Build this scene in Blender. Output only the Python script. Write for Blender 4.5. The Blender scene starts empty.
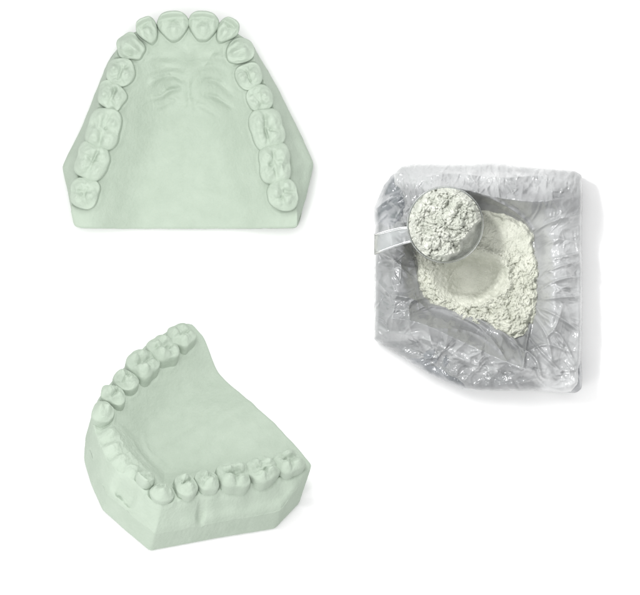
import bpy, math
import numpy as np
from mathutils import Matrix, Vector

S = 0.001                      # one model unit = 1 mm
D = 5000.0                     # camera height in model units
scene = bpy.context.scene
COL = scene.collection

# ------------------------------------------------------------------ noise
def _hash(ix, iy, iz, seed):
    h = (ix.astype(np.int64)*374761393 + iy.astype(np.int64)*668265263 + iz.astype(np.int64)*2147483647 + seed*1274126177) & 0xffffffff
    h = ((h ^ (h >> 13))*1274126177) & 0xffffffff
    h = ((h ^ (h >> 15))*2246822519) & 0xffffffff
    return h ^ (h >> 16)

def noise(x, y, z=None, seed=0):
    x = np.asarray(x, float); y = np.asarray(y, float)
    z = np.zeros_like(x) if z is None else np.asarray(z, float)
    x0, y0, z0 = np.floor(x), np.floor(y), np.floor(z)
    fx, fy, fz = x-x0, y-y0, z-z0
    ux, uy, uz = [f*f*f*(f*(f*6-15)+10) for f in (fx, fy, fz)]
    r = 0
    for dx in (0, 1):
        for dy in (0, 1):
            for dz in (0, 1):
                h = _hash(x0+dx, y0+dy, z0+dz, seed)
                a = (h & 1023)/1023.0*2*math.pi
                b = ((h >> 10) & 1023)/1023.0*2-1
                c = np.sqrt(1-b*b)
                g = np.cos(a)*c*(fx-dx)+np.sin(a)*c*(fy-dy)+b*(fz-dz)
                r = r + g*(ux if dx else 1-ux)*(uy if dy else 1-uy)*(uz if dz else 1-uz)
    return r*1.5

def fbm(x, y, z=None, oct=4, seed=0, gain=.5):
    r = 0; a = 1; f = 1
    for i in range(oct):
        r = r + a*noise(x*f, y*f, None if z is None else z*f, seed+i*17)
        a *= gain; f *= 2.03
    return r

def ridged(x, y, oct=3, seed=0, gain=.5):
    r = 0; a = 1; f = 1
    for i in range(oct):
        r = r + a*(1-np.abs(noise(x*f, y*f, None, seed+i*31))*2.2)
        a *= gain; f *= 2.1
    return r

def worley(x, y, seed=0):
    x = np.asarray(x, float); y = np.asarray(y, float)
    x0, y0 = np.floor(x), np.floor(y)
    f1 = np.full(x.shape, 9.); f2 = np.full(x.shape, 9.); idn = np.zeros(x.shape)
    for dx in (-1, 0, 1):
        for dy in (-1, 0, 1):
            h = _hash(x0+dx, y0+dy, x0*0, seed)
            px = x0+dx+(h & 1023)/1023.; py = y0+dy+((h >> 10) & 1023)/1023.
            v = ((h >> 20) & 1023)/1023.
            d = np.hypot(px-x, py-y)
            n = d < f1
            f2 = np.where(n, f1, np.minimum(f2, d))
            idn = np.where(n, v, idn); f1 = np.where(n, d, f1)
    return f1, f2, idn

def sstep(a, b, x):
    t = np.clip((x-a)/(b-a), 0, 1)
    return t*t*(3-2*t)

def seg_dist(x, y, pts):
    """distance to an open polyline, and the parameter 0..1 along it"""
    best = np.full(x.shape, 1e9); par = np.zeros(x.shape)
    n = len(pts)-1
    for i in range(n):
        ax, ay = pts[i]; bx, by = pts[i+1]
        vx, vy = bx-ax, by-ay
        t = np.clip(((x-ax)*vx+(y-ay)*vy)/(vx*vx+vy*vy+1e-9), 0, 1)
        d = np.hypot(x-ax-t*vx, y-ay-t*vy)
        m = d < best
        best = np.where(m, d, best); par = np.where(m, (i+t)/n, par)
    return best, par

def inside(x, y, poly):
    r = np.zeros(x.shape, bool)
    n = len(poly)
    for i in range(n):
        ax, ay = poly[i]; bx, by = poly[(i+1) % n]
        if ay == by: continue
        c = ((ay > y) != (by > y)) & (x < (bx-ax)*(y-ay)/(by-ay)+ax)
        r ^= c
    return r

def catmull(pts, k=8):
    P = [np.array(p, float) for p in pts]
    P = [2*P[0]-P[1]]+P+[2*P[-1]-P[-2]]
    out = []
    for i in range(1, len(P)-2):
        for j in range(k):
            t = j/k
            out.append(.5*((2*P[i])+(-P[i-1]+P[i+1])*t+(2*P[i-1]-5*P[i]+4*P[i+1]-P[i+2])*t*t+(-P[i-1]+3*P[i]-3*P[i+1]+P[i+2])*t**3))
    out.append(P[-2])
    return [tuple(p) for p in out]

def ray_outline(poly, cx, cy, n, blur=3.0):
    """radius of a closed polygon seen from a centre, per angle, corners rounded"""
    th = np.arange(n)/n*2*math.pi
    r = np.full(n, 1e9)
    for i in range(len(poly)):
        ax, ay = poly[i][0]-cx, poly[i][1]-cy
        bx, by = poly[(i+1) % len(poly)][0]-cx, poly[(i+1) % len(poly)][1]-cy
        dx, dy = np.cos(th), np.sin(th)
        ex, ey = bx-ax, by-ay
        den = dx*ey-dy*ex
        den = np.where(np.abs(den) < 1e-9, 1e-9, den)
        t = (ax*ey-ay*ex)/den
        u = (ax*dy-ay*dx)/den
        ok = (t > 0) & (u >= -1e-6) & (u <= 1+1e-6)
        r = np.where(ok & (t < r), t, r)
    if blur:
        k = int(blur*3)+1
        w = np.exp(-(np.arange(-k, k+1)/blur)**2/2); w /= w.sum()
        r = sum(w[j+k]*np.roll(r, j) for j in range(-k, k+1))
    return th, r

# ------------------------------------------------------------------ mesh
def link_mesh(name, V, F, mat, parent=None, smooth=True):
    me = bpy.data.meshes.new(name)
    V = np.asarray(V, float)*S
    me.from_pydata([tuple(v) for v in V], [], F)
    me.update()
    if smooth:
        me.polygons.foreach_set('use_smooth', [True]*len(me.polygons))
    me.materials.append(mat)
    o = bpy.data.objects.new(name, me); COL.objects.link(o)
    if parent: o.parent = parent
    return o

def ring_faces(nr, na, off=0, flip=False):
    F = []
    for i in range(nr-1):
        a = off+i*na; b = a+na
        for j in range(na):
            k = (j+1) % na
            F.append((a+j, a+k, b+k, b+j) if flip else (a+j, b+j, b+k, a+k))
    return F

def tag(o, label=None, cat=None, group=None, kind=None):
    if label: o['label'] = label
    if cat: o['category'] = cat
    if group: o['group'] = group
    if kind: o['kind'] = kind

def empty(name, label, cat, group=None):
    o = bpy.data.objects.new(name, None); COL.objects.link(o)
    o.empty_display_size = .02
    tag(o, label, cat, group); return o

# ------------------------------------------------------------------ materials
def mat_new(name):
    m = bpy.data.materials.new(name); m.use_nodes = True
    nt = m.node_tree
    return m, nt, nt.nodes['Principled BSDF']

def add_bump(nt, bs, scale, strength, dist, detail=6, coords='Object'):
    tc = nt.nodes.new('ShaderNodeTexCoord'); n = nt.nodes.new('ShaderNodeTexNoise')
    n.inputs['Scale'].default_value = scale; n.inputs['Detail'].default_value = detail
    b = nt.nodes.new('ShaderNodeBump'); b.inputs['Strength'].default_value = strength; b.inputs['Distance'].default_value = dist
    nt.links.new(tc.outputs[coords], n.inputs['Vector'])
    nt.links.new(n.outputs['Fac'], b.inputs['Height'])
    nt.links.new(b.outputs['Normal'], bs.inputs['Normal'])
    return tc, n, b

def mix_noise_color(nt, bs, tc, scale, c1, c2, lo=.35, hi=.65, detail=5):
    n = nt.nodes.new('ShaderNodeTexNoise'); n.inputs['Scale'].default_value = scale; n.inputs['Detail'].default_value = detail
    r = nt.nodes.new('ShaderNodeValToRGB')
    r.color_ramp.elements[0].position = lo; r.color_ramp.elements[0].color = (*c1, 1)
    r.color_ramp.elements[1].position = hi; r.color_ramp.elements[1].color = (*c2, 1)
    nt.links.new(tc.outputs['Object'], n.inputs['Vector'])
    nt.links.new(n.outputs['Fac'], r.inputs['Fac'])
    nt.links.new(r.outputs['Color'], bs.inputs['Base Color'])

def mat_plaster():
    m, nt, bs = mat_new('green_plaster')
    bs.inputs['Roughness'].default_value = .85
    bs.inputs['Specular IOR Level'].default_value = .12
    tc, _, _ = add_bump(nt, bs, 330, .55, .0010, 10)
    mix_noise_color(nt, bs, tc, 55, PL1, PL2, .3, .7, 10)
    return m

PL1 = (.350, .410, .342); PL2 = (.380, .441, .371)
M_PL = mat_plaster()

def mat_film(name, c1, c2, rough, transp, bump):
    m, nt, bs = mat_new(name)
    bs.inputs['Roughness'].default_value = rough
    bs.inputs['IOR'].default_value = 1.5
    bs.inputs['Specular IOR Level'].default_value = .8
    bs.inputs['Coat Weight'].default_value = .6; bs.inputs['Coat Roughness'].default_value = .05
    tc, n, b = add_bump(nt, bs, 130, bump, .0012, 3)
    mix_noise_color(nt, bs, tc, 16, c1, c2, .35, .65, 4)
    if transp:
        at = nt.nodes.new('ShaderNodeAttribute'); at.attribute_name = 'film_tone'
        mr = nt.nodes.new('ShaderNodeMapRange')
        mr.inputs['To Min'].default_value = transp; mr.inputs['To Max'].default_value = .03
        nt.links.new(at.outputs['Fac'], mr.inputs['Value'])
        mc = nt.nodes.new('ShaderNodeMixRGB'); mc.inputs[1].default_value = (*c1, 1); mc.inputs[2].default_value = (*c2, 1)
        nt.links.new(at.outputs['Fac'], mc.inputs[0]); nt.links.new(mc.outputs[0], bs.inputs['Base Color'])
        out = nt.nodes['Material Output']
        tr = nt.nodes.new('ShaderNodeBsdfTransparent'); mx = nt.nodes.new('ShaderNodeMixShader')
        mx.inputs[0].default_value = transp
        nt.links.new(mr.outputs[0], mx.inputs[0])
        nt.links.new(bs.outputs[0], mx.inputs[1]); nt.links.new(tr.outputs[0], mx.inputs[2])
        nt.links.new(mx.outputs[0], out.inputs['Surface'])
    return m
M_LINER = mat_film('translucent_film', (.26, .267, .268), (.475, .482, .484), .12, .50, .06)
M_OUTER = mat_film('silver_film', (.06, .066, .072), (.19, .20, .212), .22, 0, .15)

def mat_powder(name, c1, c2, bump):
    m, nt, bs = mat_new(name)
    bs.inputs['Roughness'].default_value = .9
    bs.inputs['Specular IOR Level'].default_value = .1
    tc, n, b = add_bump(nt, bs, 700, bump, .0012, 8)
    mix_noise_color(nt, bs, tc, 60, c1, c2, .35, .65, 6)
    return m
M_POW = mat_powder('cream_powder', (.44, .452, .388), (.555, .565, .495), 1.0)
M_POW2 = mat_powder('white_powder', (.37, .385, .34), (.49, .50, .455), 1.0)

def mat_clear():
    m, nt, bs = mat_new('clear_plastic')
    bs.inputs['Base Color'].default_value = (.84, .86, .86, 1)
    bs.inputs['Roughness'].default_value = .2
    bs.inputs['IOR'].default_value = 1.46
    bs.inputs['Transmission Weight'].default_value = .93
    return m
M_CLEAR = mat_clear()

# ------------------------------------------------------------------ teeth
def tooth_profile():
    rho = list(np.linspace(0.0, .86, 24)[1:])
    rho += list(1-.14*(1-np.arange(1, 9)/8)**2)
    return np.array(rho)
RHO = tooth_profile(); NA = 80

def smoothmax(vals, k):
    m = np.max(vals, axis=0)
    return m+np.log(np.sum(np.exp(k*(vals-m)), axis=0))/k

def tooth_geo(kind, w, d, H, rng, worn=0.0):
    """local frame: u along the arch, v outward, z up; z=0 is the widest ring"""
    ph = np.arange(NA)/NA*2*math.pi
    m = {'molar': 2.9, 'wisdom': 2.5, 'premolar': 2.35, 'canine': 2.15, 'incisor': 2.5}[kind]
    R = 1/(np.abs(np.cos(ph))**m+np.abs(np.sin(ph))**m)**(1/m)
    for k in (2, 3, 4, 5):
        R = R*(1+rng.normal(0, .024 if kind != 'incisor' else .012)*np.cos(k*ph+rng.uniform(0, 6.3)))
    if kind in ('molar', 'wisdom'):
        R = R*(1-.045*np.exp(-((np.cos(ph))/.22)**2))          # waist between the cusps
    n = {'molar': 3.6, 'wisdom': 3.2, 'premolar': 2.9, 'canine': 2.3, 'incisor': 2.8}[kind]
    up = H*.50
    rows = [(0.0001, 1.0)]+[(r, (1-r**n)**(1/n)) for r in RHO]
    dn = [(1-.02*t+.01*t*t, -t) for t in (.12, .25, .4, .6, .8, 1.0, 1.3)]
    cus = {'molar': [(-.42, .46, 1.0), (.44, .44, .92), (-.46, -.46, .98), (.40, -.50, .84), (.02, .05, .38)],
           'wisdom': [(-.40, .42, .95), (.42, .36, .85), (-.1, -.5, .95), (.5, -.35, .6)],
           'premolar': [(0, .46, 1.0), (.03, -.48, .86), (.62, 0, .48), (-.62, 0, .48)],
           'canine': [(0, .28, 1.0)], 'incisor': []}[kind]
    cus = [(a+rng.normal(0, .08), b+rng.normal(0, .07), c+rng.normal(0, .07)) for a, b, c in cus]
    sx, sy = rng.uniform(0, 50, 2); V = []
    g0, g1, g2, g3 = rng.normal(0, .07), rng.normal(0, .22), rng.normal(-.10, .12), rng.normal(.16, .14); gw = rng.uniform(.06, .11); gd = rng.uniform(.10, .20)
    lob = [(rng.uniform(-.7, .7), rng.uniform(-.7, .7), rng.uniform(.12, .3), rng.normal(0, .13)) for _ in range(7)]
    allr = [(r, z, 1) for r, z in rows]+[(r, z, 0) for r, z in dn]
    for r, zz, top in allr:
        u = r*R*np.cos(ph); v = r*R*np.sin(ph)
        if kind in ('incisor', 'canine'):
            u = u*(1-(.40 if kind == 'incisor' else .2)*sstep(.35, -1.0, v))
        if top:
            if kind == 'incisor':
                ve = v+.22*u*u
                F = 1.15*np.exp(-((ve-.80)/.22)**4)+.62*np.exp(-((v+.30)/.42)**2-(u/(.40+.25*v))**2)
                F = F+.16*np.exp(-((np.abs(u)-.62+.25*np.minimum(v, 0))/.13)**2)*sstep(-.8, 0, v)
                F = F-.07*np.exp(-(u/.08)**2)*np.exp(-((v+.25)/.3)**2)+.45-.35*v*0
                F = F+.6*(1-worn)*sum(A*np.exp(-((u-a)**2+(v-b)**2)/q**2) for a, b, q, A in lob)
                amp = H*.36*(1-.5*worn)
            elif kind == 'canine':
                F = np.maximum(0, 1-1.05*np.hypot(u*(.8+g1), v-.25))+.45*np.exp(-((v+.52)/.28)**2-((u-g0)/.4)**2)+.20*np.exp(-((u-g0*2)/.14)**2)*sstep(.3, -.5, v)
                F = F+.28*np.exp(-((np.abs(u)-.72-.3*np.minimum(v, 0))/.14)**2)*sstep(.4, -.2, v)+sum(A*np.exp(-((u-a)**2+(v-b)**2)/q**2) for a, b, q, A in lob)
                F = 1.05-np.log1p(np.exp((1.05-F)*9))/9+.05
                amp = H*.46
            else:
                vals = np.array([c-1.25*np.hypot(u-a, v-b)**1.12 for a, b, c in cus])
                F = smoothmax(vals, 22)
                wob = .07*noise(u*2+sx, v*2+sy, None, 12)
                F = F-gd*np.exp(-((v+wob-g0+g1*u)/gw)**2)*sstep(.80, .5, np.abs(u))
                if kind != 'premolar':
                    F = F-gd*1.1*np.exp(-((u+wob*1.6-g2-.25*v)/gw)**2)*sstep(.0, .12, v)*sstep(1.05, .8, v)
                    F = F-gd*1.1*np.exp(-((u+wob*1.6-g3+.35*v)/(gw*1.2))**2)*sstep(0, -.12, v)*sstep(-1.05, -.8, v)
                F = F+.10*(ridged(u*1.7+sx, v*1.7+sy, 2, 5)-1)
                F = F+sum(A*np.exp(-((u-a)**2+(v-b)**2)/q**2) for a, b, q, A in lob)
                F = np.clip(F, -.3, 1.1)
                amp = H*(.52 if kind == 'molar' else .46)
            F = F*(1-worn*.6)
            mask = (1-r**(5 if kind != 'incisor' else 12))
            z = up*zz*{'canine': .72, 'incisor': .6+.35*worn}.get(kind, .9)+amp*(F-.55)*mask
            z = z+.5*fbm(u*3+sx, v*3+sy, None, 3, 9)*mask
        else:
            z = zz*H*.75+0*u
        k = 1+.012*noise(u*3+sx, v*3+sy, z*.2, 3)
        V.append(np.stack([u*w/2*k, v*d/2*k, z], 1))
    nr = len(V)
    P = np.concatenate(V)
    F = ring_faces(nr, NA)
    F.append(tuple(range(NA)))
    return P, F

def place_tooth(geo, x, y, ang, z, lean, parent, mat, label=None, chip=0):
    P, F = geo
    # lean: tip moves outward (v) with height
    P = P.copy()
    P[:, 1] += P[:, 2]*math.tan(lean)
    ca, sa = math.cos(ang), math.sin(ang)        # ang: direction of +v (outward)
    vx, vy = ca, sa; ux, uy = sa, -ca
    X = x+P[:, 0]*ux+P[:, 1]*vx; Y = y+P[:, 0]*uy+P[:, 1]*vy; Z = z+P[:, 2]
    o = link_mesh('tooth', np.stack([X, Y, Z], 1), F, mat, parent)
    if label: o['label'] = label
    return o

# ------------------------------------------------------------------ casts
def make_cast(label, teeth, outline, seed, cfg):
    root = empty('dental_cast', label, 'dental cast', 'green plaster dental casts')
    rng = np.random.RandomState(seed)
    T = 80.0; ZG = cfg.get('zg', 60.0); ZW = cfg.get('zw', 31.0); ZP = cfg.get('zp', 36.0)
    ctr = [(t[1], t[2]) for t in teeth]
    yb = min(p[1] for p in outline)
    arch = [(ctr[0][0]-4, yb-14), (ctr[0][0]-3, ctr[0][1]-18)]+ctr+[(ctr[-1][0]+3, ctr[-1][1]-18), (ctr[-1][0]+4, yb-14)]
    arch = catmull(arch, 6)
    real = [t for t in teeth if t[0] != 'gap']
    n = 900; NR = 240
    th, R = ray_outline(outline, 0, 0, n, cfg.get('round', 2.2))
    R = R+.35*noise(np.cos(th)*9, np.sin(th)*9, None, seed)
    t = np.linspace(0, 1, NR)
    t = 1-(1-t)**1.12
    t[0] = .002
    X = t[:, None]*R[None]*np.cos(th)[None]; Y = t[:, None]*R[None]*np.sin(th)[None]

    info = []
    c = np.array(ctr)
    for i, tt in enumerate(teeth):
        kind, x, y, w, d, H = tt[:6]
        opt = tt[6] if len(tt) > 6 else {}
        a = c[max(i-1, 0)]; b = c[min(i+1, len(c)-1)]
        tx, ty = b-a
        ang = math.atan2(tx, -ty)       # outward normal for an arch walked left side up, then down the right
        ang = math.atan2(tx, -ty)
        ox, oy = math.cos(ang), math.sin(ang)
        # arch is walked clockwise: outward is to the left of the tangent
        ox, oy = -ty/math.hypot(tx, ty), tx/math.hypot(tx, ty)
        ang = math.atan2(oy, ox)+opt.get('turn', rng.normal(0, .09 if kind != 'incisor' else .04))
        if kind != 'gap': info.append((kind, x, y, w, d, H, ang, opt))

    def height(x, y):
        dist, par = seg_dist(x, y, arch)
        ins = inside(x, y, arch)
        dout, _ = seg_dist(x, y, list(outline)+[outline[0]])
        back = np.clip(y-yb, 0, None)
        din = np.where(ins, dist, 0)
        W = cfg.get('W', 46)+10*sstep(20, 80, y)
        f = 1-sstep(3, 1, din/W*0+0)    # placeholder keeps shape
        q = np.clip((din-6)/W, 0, 1)
        f = .5+.5*np.cos(math.pi*q**.82)
        zp = ZP+3*np.exp(-(x/7)**2)*sstep(80, 30, y)*.4-2.0*np.exp(-((x/45)**2+((y-5)/45)**2))
        zi = zp+(ZG-zp)*f
        dd = np.clip(dist-11, 0, None)
        r = dout/(dout+dd+1e-6)
        zo = ZW+(ZG-ZW)*np.clip(r, 0, 1)**cfg.get('vp', .85)
        side = sstep(yb+70, yb+5, y)
        zo = zo+side*cfg.get('back', 14)*(1-r)
        # a shallow vestibule groove just inside the trimmed rim
        ve = np.exp(-((dout-9)/5)**2)*sstep(4, 14, dd)
        zo = zo-cfg.get('groove', 2.5)*ve
        zi = zi+cfg.get('tilt', 0)*sstep(75, -60, x)*sstep(30, -60, y)*(1-f)
        z = np.where(ins, zi, zo)
        z = z-cfg.get('front', 0)*sstep(70, 88, y)*sstep(30, 0, dist)*sstep(47, 28, np.abs(x-12))
        # behind the last molars the ridge sinks a little
        z = z-3.5*sstep(yb+22, yb, y)*np.exp(-(dist/22)**2)
        # root bulges on the outside and collars round each tooth
        for kind, tx, ty, w, d, H, ang, opt in info:
            vx, vy = math.cos(ang), math.sin(ang)
            lx = (x-tx)*vy-(y-ty)*vx; ly = (x-tx)*vx+(y-ty)*vy
            rr = (np.abs(lx/(w/2))**2.4+np.abs(ly/(d/2))**2.4)**(1/2.4)
            if kind == 'incisor':
                tp = 1-.40*sstep(.35, -1.0, ly/(d/2))
                rr = (np.abs(lx/(w/2)/tp)**2.4+np.abs(ly/(d/2))**2.4)**(1/2.4)
            wv = .7+.5*noise(x*.1, y*.1, None, 15)
            z = z+wv*(1.8*np.exp(-((rr-1.10)/.16)**2)-.25*np.exp(-((rr-1.04)/.05)**2))
            z = z+2.4*np.exp(-(lx/(w*.30))**2)*sstep(d*.3, d*.6, ly)*sstep(d*1.5+6, d*.6, ly)
        for pts, A, wd in cfg.get('rugae', []):
            dr, pr = seg_dist(x, y, catmull(pts, 6))
            dr = np.maximum(dr+1.0*noise(x*.10, y*.10, None, 4), 0)
            z = z+1.75*A*np.exp(-np.abs(dr/wd/1.2)**2)*(.85+.35*noise(x*.06, y*.06, None, 44))*np.sin(np.clip(pr, .02, .98)*math.pi)**.5
        wa = cfg.get('wav', 0)
        if wa:
            zone = np.exp(-((x-0)/46)**4-((y-48)/30)**4)
            z = z+wa*zone*(ridged((x+6*noise(x*.04, y*.04, None, 3))*.035, (y+9*noise(x*.035, y*.035, None, 2)-.25*np.abs(x))*.10, 2, 21)-.9)
        for bx, by, rad, A in cfg.get('bumps', []):
            z = z+A*np.exp(-(((x-bx)**2+(y-by)**2)/rad**2)**1.3)
        for bx, by, sx, sy, rot, A in cfg.get('dents', []):
            ca, sa = math.cos(rot), math.sin(rot)
            lx = (x-bx)*ca+(y-by)*sa; ly = -(x-bx)*sa+(y-by)*ca
            q = (np.abs(lx/sx)**3+np.abs(ly/sy)**3)**(1/3)
            z = z+A*sstep(1.35, .25, q+.22*noise(x*.13, y*.13, None, 61))
        z = z+.8*fbm(x*.035, y*.035, None, 3, seed)+.16*fbm(x*.2, y*.2, None, 3, seed+5)
        for bx, by, rad, A, sc in cfg.get('rough', []):
            z = z+A*ridged(x*sc, y*sc, 3, seed+8)*np.exp(-((x-bx)**2+(y-by)**2)/rad**2)
        return z
    Z = height(X, Y)
    # round the trimmed rim over slightly
    e = (1-t[:, None])*R[None]
    Z = Z-1.2*np.exp(-(e/1.4)**2)
    P = np.stack([X.ravel(), Y.ravel(), Z.ravel()], 1)
    link_mesh('gum', P, ring_faces(NR, n)+[tuple(range(n))], M_PL, root)
    # base block: trimmed walls and underside
    zr = Z[-1]; rings = []
    ks = np.concatenate([[0, .015, .04], np.linspace(.08, .92, 22), [.96, .98, .993, 1.0]])
    for k in ks:
        zz = zr*(1-k)
        flare = cfg.get('flare', 0)*k
        rr = R-.9*np.exp(-(k/.012)**2)*0+flare+.22*fbm(th*30, zz*.08, None, 3, seed+2)*(0 if k == 0 else 1)
        rr = rr-1.6*sstep(.95, 1, k)
        if k == 0: rr = R
        rings.append(np.stack([rr*np.cos(th), rr*np.sin(th), zz], 1))
    nb = len(rings)
    F = ring_faces(nb, n)+[tuple(reversed(range((nb-1)*n, nb*n)))]
    link_mesh('base', np.concatenate(rings), F, M_PL, root)
    for kind, x, y, w, d, H, ang, opt in info:
        g = tooth_geo(kind, w, d, H, rng, opt.get('worn', 0))
        z0 = T-H*(.50 if kind not in ('canine', 'incisor') else .50)-opt.get('low', 0)
        place_tooth(g, x, y, ang, z0, opt.get('lean', .05), root, M_PL, opt.get('label'))
    return root

# both arches, walked from the last left molar over the front to the last right molar
def L(px, py): return px-187.0, 130.0-py
def t1(kind, px, py, w, d, H, **o):
    x, y = L(px, py); return (kind, x, y, w, d, H, o)
teeth_a = [
    t1('wisdom', 85, 193, 31, 30, 19),
    t1('molar', 92.5, 161, 40, 33, 21),
    t1('molar', 104, 129.5, 43, 34, 22),
    t1('premolar', 112, 96, 29, 29, 22),
    t1('premolar', 121, 72.5, 28, 29, 23),
    t1('canine', 131, 47.5, 27, 29, 25, lean=.12),
    t1('incisor', 148, 31, 22, 26, 23, lean=.18),
    t1('incisor', 173.5, 26.5, 33, 29, 25, lean=.16),
    t1('incisor', 203.5, 26.5, 32, 29, 25, lean=.16),
    t1('incisor', 227, 31, 22, 26, 23, lean=.18),
    t1('canine', 240, 51.5, 27, 29, 25, lean=.12),
    t1('premolar', 249, 76.5, 27, 27, 23),
    t1('premolar', 260, 98.5, 27, 27, 22),
    t1('molar', 267, 129.5, 43, 34, 22),
    t1('molar', 275, 164, 41, 33, 21),
    t1('wisdom', 283, 194.5, 34, 30, 19),
]
out_a = [L(*p) for p in [(74, 227.5), (66.5, 190), (60.3, 166), (80, 127), (96, 87), (107, 60), (123, 38), (150, 25), (188, 21),
                         (226, 26), (252, 43), (276, 84), (298, 128), (314, 163), (306, 196), (297, 227.5), (240, 227.8), (187, 228), (130, 228)]]
def Z7(X, Y): return L(50+X/2.286, Y/2.286)
rug = [([Z7(*p) for p in q], A, wd) for q, A, wd in [
    ([(226, 196), (238, 182), (262, 172), (285, 172), (308, 184)], 3.0, 2.4),
    ([(228, 224), (250, 218), (274, 203), (300, 198)], 3.0, 2.5),
    ([(222, 166), (250, 156), (285, 153), (308, 160)], 2.2, 2.6),
    
    ([(335, 158), (362, 149), (398, 156)], 2.2, 2.8),
    ([(342, 182), (368, 180), (395, 196), (416, 216)], 2.8, 2.5),
    ([(348, 212), (378, 220), (400, 234), (418, 246)], 2.8, 2.3),
    
    ([(300, 105), (316, 118), (322, 140)], 2.4, 4.5),
    ([(215, 135), (245, 128), (290, 132)], 2.0, 3.2), ([(345, 132), (385, 130), (410, 142)], 2.0, 3.2),
    ([(232, 240), (255, 238), (285, 222)], 1.5, 2.6), ([(330, 232), (356, 244), (378, 262)], 1.5, 2.6), ([(318, 160), (314, 210), (320, 250)], 1.3, 2.6),
]]
cast_a = make_cast('pale green plaster dental cast seen straight from above, its arch of teeth complete at front',
                   teeth_a, out_a, 11, dict(rugae=rug, flare=0, zp=20, W=56, round=2.5, wav=.35))

I2 = [(-.558, .645), (-.727, -.345)]
OT = (189.2, 414.7)
def K(px, py, dz=0.0):
    """place on the tilted cast, read off the photograph, dz below the biting plane"""
    ux, uy = px-OT[0]+dz*.188, -(py-OT[1])+dz*.58
    return ((-.345*ux+.727*uy)/.6614, (-.558*uy-.645*ux)/.6614)
def t2(kind, x, y, w, d, H, **o): return (kind, x, y, w, d, H, o)
teeth_b = [
    t2('wisdom', -98, -64, 34, 30, 22),
    t2('molar', -92, -33, 36, 33, 24),
    t2('molar', -83, -1, 36, 34, 25),
    t2('premolar', -74, 28, 25, 28, 25),
    t2('premolar', -68, 52, 25, 29, 26),
    t2('canine', -62, 79, 27, 24, 28, lean=.12),
    t2('incisor', -39, 83, 22, 21, 20, lean=.08, low=3),
    ('gap', -16, 88, 20, 18, 15), ('gap', 10, 88, 20, 18, 15), ('gap', 36, 80, 20, 18, 15),
    t2('canine', 55, 72, 31, 24, 27, lean=.1),
    t2('premolar', 67.5, 50, 25, 28, 25),
    t2('premolar', 77, 26, 26, 28, 25),
    t2('molar', 86, -3, 37, 34, 25),
    t2('molar', 92, -35, 34, 33, 24),
    t2('wisdom', 97, -63, 32, 30, 21),
]
out_b = [(-106, -93), (-114, -84), (-127, -41), (-107, 20), (-84, 97), (-50, 104), (-16, 110), (18, 101), (50, 88), (72, 70), (92, 45), (108, 10), (124, -41), (116, -90), (108, -93), (50, -93), (0, -93), (-60, -93)]
cast_b = make_cast('tilted pale green plaster dental cast showing its trimmed base, front teeth missing',
                   teeth_b, out_b, 23, dict(zp=33, zg=62.5, zw=31, round=2.0, flare=0, back=26, groove=3,
                   front=7, tilt=24, bumps=[(-19, 87, 8.5, 10), (-2, 89, 8.5, 9.5), (15, 87, 8.5, 10), (31, 81, 8.5, 9)], dents=[(-33, 100, 18, 5, .17, -14), (-93, 44, 5, 7, 1.0, -6)],
                   rough=[(18, 78, 22, 1.5, .07), (-10, 78, 20, 1.3, .08)],
                   rugae=[([(20, 72), (0, 76), (-25, 70)], 1.2, 3), ([(28, 50), (5, 56), (-20, 52)], 1.0, 3), ([(30, 30), (8, 38), (-18, 34)], 1.0, 3)]))

def W(px, py, z):
    """world position whose picture is pixel px,py at height z"""
    k = (D-z)/D
    return Vector(((px-320)*k*S, (297.5-py)*k*S, z*S))

ka = 1-60/D
cast_a.matrix_world = Matrix.Translation(W(187, 130, 60)-Vector((0, 0, 60*S)))@Matrix.Scale(ka, 4)

a = (-.558, .645); b = (-.727, -.345); c = (.188, .58)
s = math.sqrt(a[0]**2+b[0]**2+c[0]**2)
r1 = Vector((a[0], b[0], c[0])).normalized(); r2 = Vector((a[1], b[1], c[1]))
r2 = (r2-r1*r2.dot(r1)).normalized(); r3 = r1.cross(r2)
rot = Matrix((r1, r2, r3)).to_4x4()
low = min((rot@v.co).z for o in cast_b.children for v in o.data.vertices)*s
ref = (rot@Vector((0, 0, 80*S)))*s
zlift = -low+.0005
zh = (ref.z+zlift)/S
tgt = W(OT[0], OT[1], zh)
loc = Vector((tgt.x-ref.x, tgt.y-ref.y, zlift))
cast_b.matrix_world = Matrix.Translation(loc)@rot@Matrix.Scale(s*(1-zh/D), 4)

# ------------------------------------------------------------------ bag
def B(X, Y): return (365+X/2.379, 155+Y/2.379)
BAG = [B(*p) for p in [(22, 125), (45, 72), (62, 48), (85, 26), (120, 20), (180, 19), (240, 20), (300, 17), (330, 19), (360, 25), (420, 30), (500, 38), (517, 48),
                       (517, 200), (517, 400), (517, 556), (503, 567), (470, 568), (440, 563), (390, 560), (330, 561), (270, 562), (230, 556), (200, 543), (150, 518), (120, 500), (60, 465), (22, 440), (22, 300)]]
OPEN = [B(*p) for p in [(285, 138), (340, 148), (378, 168), (402, 190), (403, 225), (410, 280), (408, 340), (398, 395), (372, 425), (345, 436), (318, 412), (280, 398), (220, 382), (180, 364), (150, 345),
                        (132, 318), (125, 290), (120, 235), (125, 190), (160, 150), (220, 135)]]
CX, CY = 478.0, 272.0
def bag_to(P):           # picture-like coordinates (y down) at their height -> model units
    Q = np.array(P, float)
    return np.stack([Q[:, 0]-320, 297.5-Q[:, 1], Q[:, 2]], 1)

def crease(x, y, pts, A, w, taper=True):
    d, p = seg_dist(x, y, pts)
    q = np.clip(1-d/w, 0, 1)
    q = q*q*(1.6-.6*q)
    e = np.sin(np.clip(p, .0, 1.)*math.pi)**.6 if taper else 1
    return A*q*e

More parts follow.
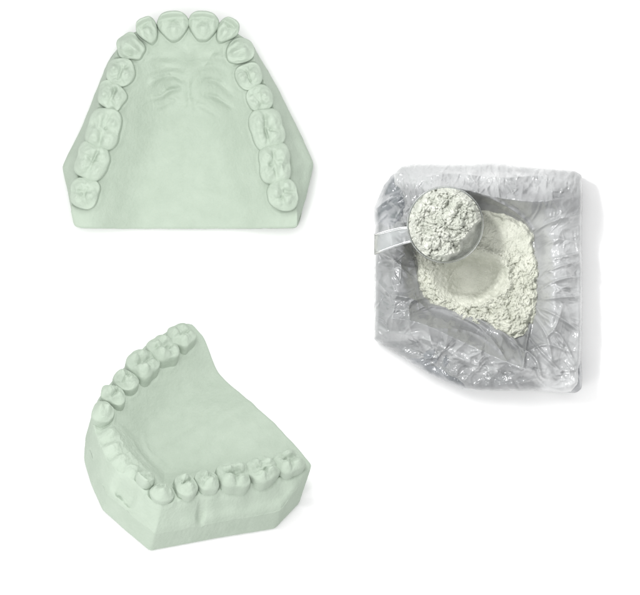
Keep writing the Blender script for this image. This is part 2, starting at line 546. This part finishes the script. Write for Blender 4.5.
def zx(pts, ox, oy, sc): return [(ox+a/sc, oy+b/sc) for a, b in pts]

def film_z(x, y, t, seed):
    """height of the crumpled film; t = 0 at the powder, 1 at the outer edge"""
    wx = x+5*noise(x*.035, y*.035, None, seed+1); wy = y+5*noise(x*.035+9, y*.035, None, seed+2)
    z = 28+32*sstep(0, .42, t)-(28-13*np.maximum(sstep(520, 570, x), sstep(345, 385, y)))*sstep(.48, 1.02, t)
    z = z+12*noise(wx*.026, wy*.022, None, seed+3)*sstep(0, .2, t)
    reg = np.maximum(sstep(210, 185, y), sstep(318, 345, y-(x-374)*.17))
    reg = np.maximum(reg, .6*sstep(540, 560, x)); reg = .06+.94*reg
    crumple = .9*(ridged(wx*.07, wy*.07, 3, seed+4, .5)-1)*(.15+1.0*reg)
    z = z+crumple
    z = z+4.2*(ridged(wx*.024+3, wy*.024, 2, seed+60, .6)-.9)*sstep(.05, .3, t)*sstep(1.05, .8, t)
    # radial pulls towards the mouth
    th = np.arctan2(y-CY, x-CX)
    z = z+2.2*(ridged(th*4.2+noise(x*.03, y*.03, None, 7)*.8, t*1.1, 2, seed+6)-1)*sstep(0, .25, t)*sstep(1.0, .7, t)
    z = z+.25*reg*(ridged(wx*.21, wy*.12, 2, seed+40)-1)
    # fine crackle
    wr = sstep(395, 330, y)*sstep(200, 172, y)
    top = sstep(205, 182, y); low = sstep(330, 360, y-(x-374)*.18)
    f1, f2, idn = worley(wx*.13, wy*.085, seed+9)
    z = z+(f2-f1)*1.2*(np.maximum(top, .5*low)+.25*sstep(535, 560, x))+(idn-.5)*1.2*top
    z = z+CR_GRID_Z(x, y)
    # named folds read from the photograph
    for pts, A, w in FOLDS:
        z = z+crease(x, y, pts, A, w)
    return z

def _random_creases():
    g = np.random.RandomState(5); out = []
    for i in range(300):
        k = g.rand()
        if k < .34:                                   # upper roll: short, mostly across it
            cx, cy = g.uniform(384, 580), g.uniform(164, 196); a = math.pi/2+g.normal(0, .55); Ln = g.uniform(6, 20)
        elif k < .62:                                 # right side, fanning out from the powder
            cx, cy = g.uniform(535, 581), g.uniform(195, 385); a = math.atan2(cy-290, cx-505)+g.normal(0, .35); Ln = g.uniform(8, 34)
        elif k < .86:                                 # lower roll
            cx = g.uniform(378, 575); cy = 350+(cx-400)*.17+g.uniform(-18, 20); a = .25+g.normal(0, .6); Ln = g.uniform(8, 30)
        else:
            cx, cy = g.uniform(376, 420), g.uniform(200, 340); a = g.uniform(0, math.pi); Ln = g.uniform(10, 30)
        b = g.normal(0, .12)*Ln
        dx, dy = math.cos(a)*Ln/2, math.sin(a)*Ln/2
        pts = [(cx-dx, cy-dy), (cx-dy/Ln*b, cy+dx/Ln*b), (cx+dx, cy+dy)]
        out.append((pts, g.uniform(.7, 2.1)*(1 if g.rand() < .8 else -1), g.uniform(1.3, 3.2)))
    return out
CREASES = _random_creases()
_gx0, _gy0, _gs = 366.0, 154.0, .4
_w, _h = int(226/_gs), int(248/_gs)
_G = np.zeros((_h, _w))
for _p, _A, _wd in CREASES:
    _xs = [q[0] for q in _p]; _ys = [q[1] for q in _p]
    i0 = max(int((min(_xs)-4-_gx0)/_gs), 0); i1 = min(int((max(_xs)+4-_gx0)/_gs), _w)
    j0 = max(int((min(_ys)-4-_gy0)/_gs), 0); j1 = min(int((max(_ys)+4-_gy0)/_gs), _h)
    if i1 <= i0 or j1 <= j0: continue
    _X, _Y = np.meshgrid(_gx0+np.arange(i0, i1)*_gs, _gy0+np.arange(j0, j1)*_gs)
    _G[j0:j1, i0:i1] += crease(_X, _Y, _p, _A, _wd)
def CR_GRID_Z(x, y):
    fx = np.clip((x-_gx0)/_gs, 0, _w-1.01); fy = np.clip((y-_gy0)/_gs, 0, _h-1.01)
    i = fx.astype(int); j = fy.astype(int); u = fx-i; v = fy-j
    return _G[j, i]*(1-u)*(1-v)+_G[j, i+1]*u*(1-v)+_G[j+1, i]*(1-u)*v+_G[j+1, i+1]*u*v

FOLDS = []
for pts, A, w in [
    ([(22, 380), (60, 388), (130, 400), (220, 440), (330, 490), (430, 520), (515, 545)], 9, 13),     # long lower roll
    ([(30, 360), (110, 372), (150, 360), (230, 372), (300, 410), (350, 460)], 5, 8),
    ([(130, 350), (125, 300), (110, 240), (70, 200), (24, 180)], 3, 7),
    ([(100, 395), (108, 350), (150, 340)], 4, 4),
    ([(110, 100), (200, 78), (300, 100), (400, 112), (515, 100)], 6, 9),                              # lower edge of the upper roll
    ([(270, 95), (330, 120), (375, 150), (402, 182)], 5, 4),
    ([(24, 130), (60, 105), (110, 92)], 6, 7),
    ([(402, 185), (430, 165), (470, 150), (515, 140)], 4, 4),
    ([(408, 330), (440, 305), (480, 292), (515, 290)], 4, 3),
    ([(412, 345), (450, 340), (516, 335)], 4, 3),
    ([(405, 360), (450, 380), (514, 420)], 4, 3.2),
    ([(400, 380), (430, 430), (445, 500)], 4, 3.2),
    ([(395, 400), (385, 440), (372, 505)], 5, 3.2),
    ([(380, 420), (420, 470), (470, 520)], 4, 3),
    ([(410, 300), (450, 270), (515, 250)], 3, 3),
    ([(430, 400), (470, 440), (500, 500)], 3, 3),
    ([(420, 210), (460, 200), (516, 215)], 3, 5),
    ([(300, 405), (360, 445), (372, 505), (330, 490)], 4, 4),
    ([(30, 150), (100, 160), (150, 100)], 3, 6),
    ([(150, 410), (250, 420), (330, 470)], 3, 4),
    ([(30, 300), (60, 330), (120, 345), (160, 380)], 4, 5), ([(60, 420), (150, 440), (240, 490), (330, 520)], 4, 6),
    ([(420, 440), (450, 410), (470, 350)], 4, 3), ([(380, 470), (430, 450), (490, 470)], 4, 3), ([(340, 440), (400, 480), (420, 540)], 4, 3),
    ([(440, 250), (480, 240), (516, 232)], 3, 3), ([(120, 60), (200, 45), (320, 55), (420, 50), (510, 70)], 4, 7),
    ([(40, 230), (80, 260), (110, 300)], 3, 5), ([(180, 370), (260, 400), (310, 450), (340, 500)], 3, 4)]:
    FOLDS.append(([B(*p) for p in catmull(pts, 4)], A*1.45, w))

def make_film(name, shrink, dz, seed, mat, parent, wall=True, lobe=None):
    n = 1000
    th, Ro = ray_outline(BAG, CX, CY, n, 1.6)
    _, Ri = ray_outline(OPEN, CX, CY, n, 4)
    Ri = Ri-2+1.2*noise(np.cos(th)*8, np.sin(th)*8, None, seed)
    Ro = Ro-shrink(th)+.5*noise(np.cos(th)*16, np.sin(th)*16, None, 3)
    rings = []
    for k in np.linspace(1, 0, 8)[:-1]:        # skirt that dips under the powder
        rr = Ri-k*6
        rings.append((rr, -k, 0))
    ts = np.linspace(0, 1, 150)
    for t in ts: rings.append((Ri+(Ro-Ri)*t, t, 0))
    V = []
    for rr, t, _ in rings:
        x = CX+rr*np.cos(th); y = CY+rr*np.sin(th)
        z = film_z(x, y, np.full(n, max(t, 0.)), seed)+dz
        if t < 0: z = z+t*26
        # the edge rolls over
        z = z-9*max(0, (t-.9)/.1)**2.2
        V.append(np.stack([x, y, z], 1))
    zt = V[-1][:, 2]
    if wall:
        for k in np.concatenate([[.03, .08], np.linspace(.15, 1, 16)]):
            rr = Ro+.8*math.sin(k*math.pi)*.6-2.2*k**2*2+1.0*ridged(th*14, k*2+0*th, 2, seed+20)*math.sin(k*math.pi)-1.0*math.sin(k*math.pi)
            V.append(np.stack([CX+rr*np.cos(th), CY+rr*np.sin(th), zt*(1-k)+.6*k], 1))
    else:
        lw = 1-.93*sstep(.8, 3.5, lobe(th))     # the liner hangs over the outer bag except where it is pulled back
        for k in np.linspace(0, 1, 12)[1:]:
            rr = Ro-1.6*k*k+.9*ridged(th*14, k*2+0*th, 2, seed+20)*math.sin(k*math.pi)-.9*math.sin(k*math.pi)
            V.append(np.stack([CX+rr*np.cos(th), CY+rr*np.sin(th), zt-(zt-3)*k*lw], 1))
    nr = len(V)
    P = bag_to(np.concatenate(V))
    # y flipped -> flip winding
    ob = link_mesh(name, P, ring_faces(nr, n, 0, True), mat, parent)
    if lobe:                                   # film tone by region: higher values are paler and more opaque
        A = np.concatenate(V); x, y = A[:, 0], A[:, 1]
        wx = x+14*noise(x*.03, y*.03, None, 81); wy = y+14*noise(x*.03, y*.03, None, 82)
        q = .36+.36*sstep(198, 182, wy)+.40*sstep(528, 545, wx)*sstep(205, 222, wy)
        q = q-.12*sstep(430, 400, wx)-.30*sstep(350, 385, wy-(wx-374)*.10)*sstep(530, 480, wx)
        q = q+.22*sstep(1.0, .6, np.abs(wy-(wx-374)*.30-330)/10)
        q = q-.04+.14*fbm(wx*.03, wy*.03, None, 3, 83)
        at = ob.data.attributes.new('film_tone', 'FLOAT', 'POINT')
        at.data.foreach_set('value', np.clip(q, 0, 1).astype(np.float32))
    return ob

bag = empty('plastic_bag', 'open crumpled clear and silver plastic bag holding pale cream powder', 'plastic bag')
def sh_out(th): return 1.6*(1-sstep(.8, 3.5, sh_in(th)))
def sh_in(th):
    d = np.degrees(th) % 360          # y down: 0 right, 90 bottom, 180 left, 270 top
    def lobe(c, w, A): return A*np.exp(-(((d-c+180) % 360-180)/w)**2)
    nz = 3*noise(np.cos(th)*7, np.sin(th)*7, None, 5)
    return lobe(217, 9, 13)+lobe(112, 17, 6)*(1+.15*nz)+lobe(47, 7, 4)
make_film('outer_bag', sh_out, -4.0, 50, M_OUTER, bag)
make_film('liner', sh_in, 0, 50, M_LINER, bag, wall=False, lobe=sh_in)
kb = 1-40/D
def put_bag_frame(o):
    o.matrix_world = Matrix.Scale(kb, 4)@Matrix.Translation((0, 0, 0))
put_bag_frame(bag)

# powder in the bag
def powder_grid(cx, cy, Rf, n, NR, hf, name, mat, parent=None, skirt=None):
    th = np.arange(n)/n*2*math.pi
    R = Rf(th)
    t = np.linspace(0, 1, NR); t[0] = .002
    x = cx+t[:, None]*R[None]*np.cos(th); y = cy+t[:, None]*R[None]*np.sin(th)
    tt = np.repeat(t[:, None], n, 1)
    z = hf(x, y, tt)
    V = [np.stack([x.ravel(), y.ravel(), z.ravel()], 1)]
    xb, yb_ = x[-1], y[-1]
    nr = NR
    if skirt is not None:
        for k in (.5, 1):
            V.append(np.stack([cx+(xb-cx)*(1-.06*k), cy+(yb_-cy)*(1-.06*k), z[-1]+(skirt-z[-1])*k], 1)); nr += 1
    P = bag_to(np.concatenate(V))
    return link_mesh(name, P, ring_faces(nr, n, 0, True)+[tuple(reversed(range(n)))]+([tuple(range((nr-1)*n, nr*n))] if skirt is not None else []), mat, parent)

def clumps(x, y, seed):
    z = 0
    for sc, A in ((.09, 4.0), (.19, 4.2), (.38, 3.0), (.7, 1.5)):
        wx = x+2.5*noise(x*.12, y*.12, None, seed+int(sc*100)); wy = y+2.5*noise(x*.12+7, y*.12, None, seed+1)
        f1, f2, idn = worley(wx*sc, wy*sc, seed+int(sc*1000))
        z = z+A*(np.sqrt(np.clip(1-(f1*1.05)**2, 0, 1))-.6)*(.35+.9*idn)
    return z
def pow_h(x, y, t):
    z = 29+0*x
    z = z+6*sstep(260, 215, y)+3*noise(x*.03, y*.03, None, 71)
    # smooth scooped hollow
    ca, sa = math.cos(-.15), math.sin(-.15)
    lx = (x-474)*ca+(y-277)*sa; ly = -(x-474)*sa+(y-277)*ca
    q = np.hypot(lx/37, ly/27)+.10*noise(x*.06, y*.06, None, 33)+.04*noise(x*.3, y*.3, None, 34)
    q = np.where(lx > 0, q*(1+.10*np.cos(np.arctan2(ly, lx))), q)
    wall = sstep(1.0, .45, q)
    z = z-15*wall+3.8*np.exp(-((q-1.06)/.12)**2)*sstep(-.3, .8, lx/37)
    smooth = np.maximum(sstep(1.12, .92, q), sstep(268, 236, y+(500-x)*.15)*.82)
    cl = clumps(x, y, 90)
    z = z+1.5*cl*(1-smooth)+smooth*(.12*cl*sstep(.8, 1.0, q)+.7*fbm(x*.10, y*.10, None, 4, 77))
    # little crack in the smooth wall
    z = z+crease(x, y, [B(200, 300), B(207, 280), B(222, 265)], -2.5, 2.0)
    z = z-5*sstep(.90, 1, t+.08*noise(x*.15, y*.15, None, 51))
    return z
def Rpow(th):
    n = len(th)
    _, r = ray_outline(OPEN, CX, CY, n, 4)
    return r+3.0+3.2*noise(np.cos(th)*5, np.sin(th)*5, None, 61)+1.2*noise(np.cos(th)*16, np.sin(th)*16, None, 62)
powder = powder_grid(CX, CY, Rpow, 760, 230, pow_h, 'powder_heap', M_POW, None, skirt=10)
tag(powder, 'heap of cream powder lying in the plastic bag with a smooth scooped hollow', 'powder')
powder.matrix_world = Matrix.Scale(kb, 4)

# ------------------------------------------------------------------ scoop
SCX, SCY, SR, SZ = 445.2, 224.6, 38.6, 84.0
scoop = empty('scoop', 'round clear plastic measuring scoop full of white powder, held over the bag', 'scoop')
def make_cup():
    n = 160; V = []
    prof = [(0, -32), (10, -32), (20, -31.8), (28, -31), (32, -29), (34, -25), (35.3, -18), (36.6, -8), (37.6, -1.5), (38.2, -.4), (38.9, .4), (38.9, 1.1), (38.3, 1.4), (37.9, 1.1), (37.6, .2),
            (37.1, -4), (36.1, -10), (35.0, -18), (32.5, -26), (28, -29.2), (20, -30), (10, -30.2), (0, -30.2)]
    th = np.arange(n)/n*2*math.pi
    for r, z in prof:
        r = max(r, .01)*SR/38.9
        V.append(np.stack([SCX+r*np.cos(th), SCY+r*np.sin(th), SZ+z+0*th], 1))
    return bag_to(np.concatenate(V)), ring_faces(len(prof), n, 0, False)
P, F = make_cup()
link_mesh('cup', P, F, M_CLEAR, scoop)

def tube(pts, rad, n=10, squash=1.0):
    V = []; m = len(pts)
    for i, p in enumerate(pts):
        p = np.array(p, float)
        d = np.array(pts[min(i+1, m-1)], float)-np.array(pts[max(i-1, 0)], float)
        d /= np.linalg.norm(d)
        sd = np.cross(d, (0, 0, 1)); sd /= np.linalg.norm(sd); up = np.cross(sd, d)
        for k in range(n):
            a = k/n*2*math.pi
            V.append(p+sd*math.cos(a)*rad+up*math.sin(a)*rad*squash)
    F = ring_faces(m, n)+[tuple(reversed(range(n))), tuple(range((m-1)*n, m*n))]
    return np.array(V), F
def q6(X, Y, z): return (370+X/4.923, 175+Y/4.923, z)
def handle():
    up = [q6(186, 258, SZ-1), q6(150, 262, SZ-1), q6(90, 276, SZ+1), q6(20, 296, SZ+3)]
    lo = [q6(204, 326, SZ-1), q6(160, 338, SZ-1), q6(90, 362, SZ+1), q6(20, 388, SZ+3)]
    VV = []; FF = []
    for rail in (up, lo):
        v, f = tube(rail, 1.25, 12, 1.9)
        o = len(VV) and sum(len(a) for a in VV)
        VV.append(v); FF += [tuple(i+o for i in q) for q in f]
    nv = 14; top = []                          # thin clear web between the two rails
    for layer in (-.1, -.7):
        for i in range(4):
            for j in range(nv+1):
                k = j/nv
                p = np.array(up[i])*(1-k)+np.array(lo[i])*k; p[2] += layer-.5*math.sin(k*math.pi)
                top.append(p)
    o = sum(len(a) for a in VV); VV.append(np.array(top)); m = nv+1; h = 4*m
    for i in range(3):
        for j in range(nv):
            A = o+i*m+j
            FF.append((A, A+1, A+m+1, A+m)); FF.append((A+h, A+m+h, A+m+1+h, A+1+h))
    e = o+3*m
    FF.append(tuple([o+j for j in range(m)]+[o+h+j for j in reversed(range(m))]))
    FF.append(tuple([e+h+j for j in range(m)]+[e+j for j in reversed(range(m))]))
    return bag_to(np.concatenate(VV)), FF
P, F = handle()
link_mesh('handle', P, F, M_CLEAR, scoop)
kz = 1-SZ/D
for o in (scoop,): o.matrix_world = Matrix.Diagonal((kz, kz, 1, 1))

def sc_h(x, y, t):
    # heaped towards the upper left, sunk at the lower right where the wall shows
    dx, dy = (x-SCX)/SR, (y-SCY)/SR
    k = (dx*.80+dy*.60)
    ed = sstep(.60, .76, k+.16*noise(x*.09, y*.09, None, 8))
    z = SZ+5-15*ed
    z = z+9*np.exp(-((dx-.25)**2+(dy+.25)**2)/.18)+5*np.exp(-((dx+.05)**2+(dy-.30)**2)/.10)
    z = z-9*sstep(.84, 1.0, t)*(1-ed*.4)
    z = z+2.7*(1-.8*ed)*clumps(x*.72, y*.72, 140)+(1-ed)*5*noise(x*.075, y*.075, None, 19)+1.2*fbm(x*.06, y*.06, None, 3, 66)
    # broken faces in the packed part
    z = z-6*np.clip(1-np.abs((x-456)*.9+(y-215)*.45)/5, 0, 1)*sstep(16, 6, np.hypot(x-457, y-214))
    z = z-5*np.clip(1-np.abs((x-452)*-.35+(y-232)*.93)/3.5, 0, 1)*sstep(15, 6, np.hypot(x-452, y-232))
    return z
def Rsc(th):
    return np.full(len(th), 36.6)
heap = powder_grid(SCX, SCY, Rsc, 460, 130, sc_h, 'powder_heap', M_POW2, None, skirt=SZ-20)
tag(heap, 'lumpy white powder filling the round clear scoop', 'powder')
heap.matrix_world = Matrix.Diagonal((kz, kz, 1, 1))

# ------------------------------------------------------------------ sheet
m, nt, bs = mat_new('white_paper')
bs.inputs['Base Color'].default_value = (.90, .90, .90, 1); bs.inputs['Roughness'].default_value = .9
bs.inputs['Specular IOR Level'].default_value = .1
g = 4000
# ramp added under the tilted cast to remove its shadow, flush with its base
mw = cast_b.matrix_world
foot = [((mw@Vector((x*S*1.0, y*S, 0)))/S) for x, y in out_b]
nrm = (mw.to_3x3()@Vector((0, 0, 1))).normalized(); p0 = foot[0]
def plane_z(x, y): return p0.z-(nrm.x*(x-p0.x)+nrm.y*(y-p0.y))/nrm.z
fp = [(p.x, p.y) for p in foot]
gx0, gx1, gy0, gy1 = -620, 300, -560, 120
xs = np.linspace(gx0, gx1, 461); ys = np.linspace(gy0, gy1, 341)
GX, GY = np.meshgrid(xs, ys)
best = np.full(GX.shape, 1e9); NX = GX.copy(); NY = GY.copy()
for i in range(len(fp)):
    ax, ay = fp[i]; bx, by = fp[(i+1) % len(fp)]
    vx, vy = bx-ax, by-ay
    tt = np.clip(((GX-ax)*vx+(GY-ay)*vy)/(vx*vx+vy*vy), 0, 1)
    qx, qy = ax+tt*vx, ay+tt*vy
    dd = np.hypot(GX-qx, GY-qy); mm = dd < best
    best = np.where(mm, dd, best); NX = np.where(mm, qx, NX); NY = np.where(mm, qy, NY)
inn = inside(GX, GY, fp)
best = np.where(inn, 0, best)
zz = np.where(inn, plane_z(GX, GY), plane_z(NX, NY)-.52*(np.sqrt(best**2+16)-4))-2.4
zz = np.where(zz > 12, zz, 12*np.exp(np.clip((zz-12)/12, -8, 0)))
zz = zz-12*math.exp(-8)
edge = np.minimum(np.minimum(GX-gx0, gx1-GX), np.minimum(GY-gy0, gy1-GY))
zz = np.clip(zz, 0, None)*sstep(0, 30, edge)
ni, nj = GX.shape
V = [(x, y, z) for x, y, z in zip(GX.ravel(), GY.ravel(), zz.ravel())]
F = [(i*nj+j, i*nj+j+1, (i+1)*nj+j+1, (i+1)*nj+j) for i in range(ni-1) for j in range(nj-1)]
o = len(V); V += [(-g, -g, 0), (g, -g, 0), (g, g, 0), (-g, g, 0)]
c00, c10, c11, c01 = 0, nj-1, ni*nj-1, (ni-1)*nj
F += [tuple([o, o+1]+[c10]+list(range(nj-2, -1, -1))), tuple([o+1, o+2, c11]+[i*nj+nj-1 for i in range(ni-2, -1, -1)]),
      tuple([o+2, o+3, c01]+[c01+j for j in range(1, nj)]), tuple([o+3, o, c00]+[i*nj for i in range(1, ni)])]
sheet = link_mesh('table_surface', V, F, m)
tag(sheet, None, None, None, 'structure')

# ------------------------------------------------------------------ light
w = bpy.data.worlds.new('World'); scene.world = w; w.use_nodes = True
bg = w.node_tree.nodes['Background']
bg.inputs[0].default_value = (1, 1, 1, 1); bg.inputs[1].default_value = WORLD = 1.12

def area(name, px, py, z, size, power, aim, col=(1, 1, 1)):
    l = bpy.data.lights.new(name, 'AREA'); l.shape = 'DISK'; l.size = size*S; l.energy = power; l.color = col
    o = bpy.data.objects.new(name, l); COL.objects.link(o)
    o.location = ((px-320)*S, (297.5-py)*S, z*S)
    t = Vector(((aim[0]-320)*S, (297.5-aim[1])*S, 0))
    o.rotation_euler = (t-o.location).to_track_quat('-Z', 'Y').to_euler()
    return o
key = area('key_lamp', 190, 110, 640, 280, 2.6, (240, 240))
area('fill_lamp', -120, 760, 520, 320, 1.5, (170, 430))  # added lamp, brightens the lower-left walls of the tilted cast
sp = bpy.data.lights.new('bag_spot', 'SPOT'); sp.energy = 9.5; sp.spot_size = math.radians(34); sp.spot_blend = .5; sp.shadow_soft_size = .03  # added spot on the bag alone, for contrast and a one-sided shadow
so = bpy.data.objects.new('bag_spot', sp); COL.objects.link(so)
so.location = ((285-320)*S, (297.5-20)*S, .56)
so.rotation_euler = (Vector(((492-320)*S, (297.5-288)*S, 0))-so.location).to_track_quat('-Z', 'Y').to_euler()

# ------------------------------------------------------------------ camera
cam = bpy.data.cameras.new('camera'); co = bpy.data.objects.new('camera', cam); COL.objects.link(co)
co.location = (0, 0, D*S); cam.sensor_width = 36; cam.lens = 36*D/640; cam.clip_end = 50; cam.clip_start = .1
scene.camera = co
scene.view_settings.view_transform = 'Standard'; scene.view_settings.look = 'None'
scene.view_settings.exposure = 0; scene.view_settings.gamma = 1
scene.render.engine = 'CYCLES'
scene.cycles.max_bounces = 8; scene.cycles.transparent_max_bounces = 12
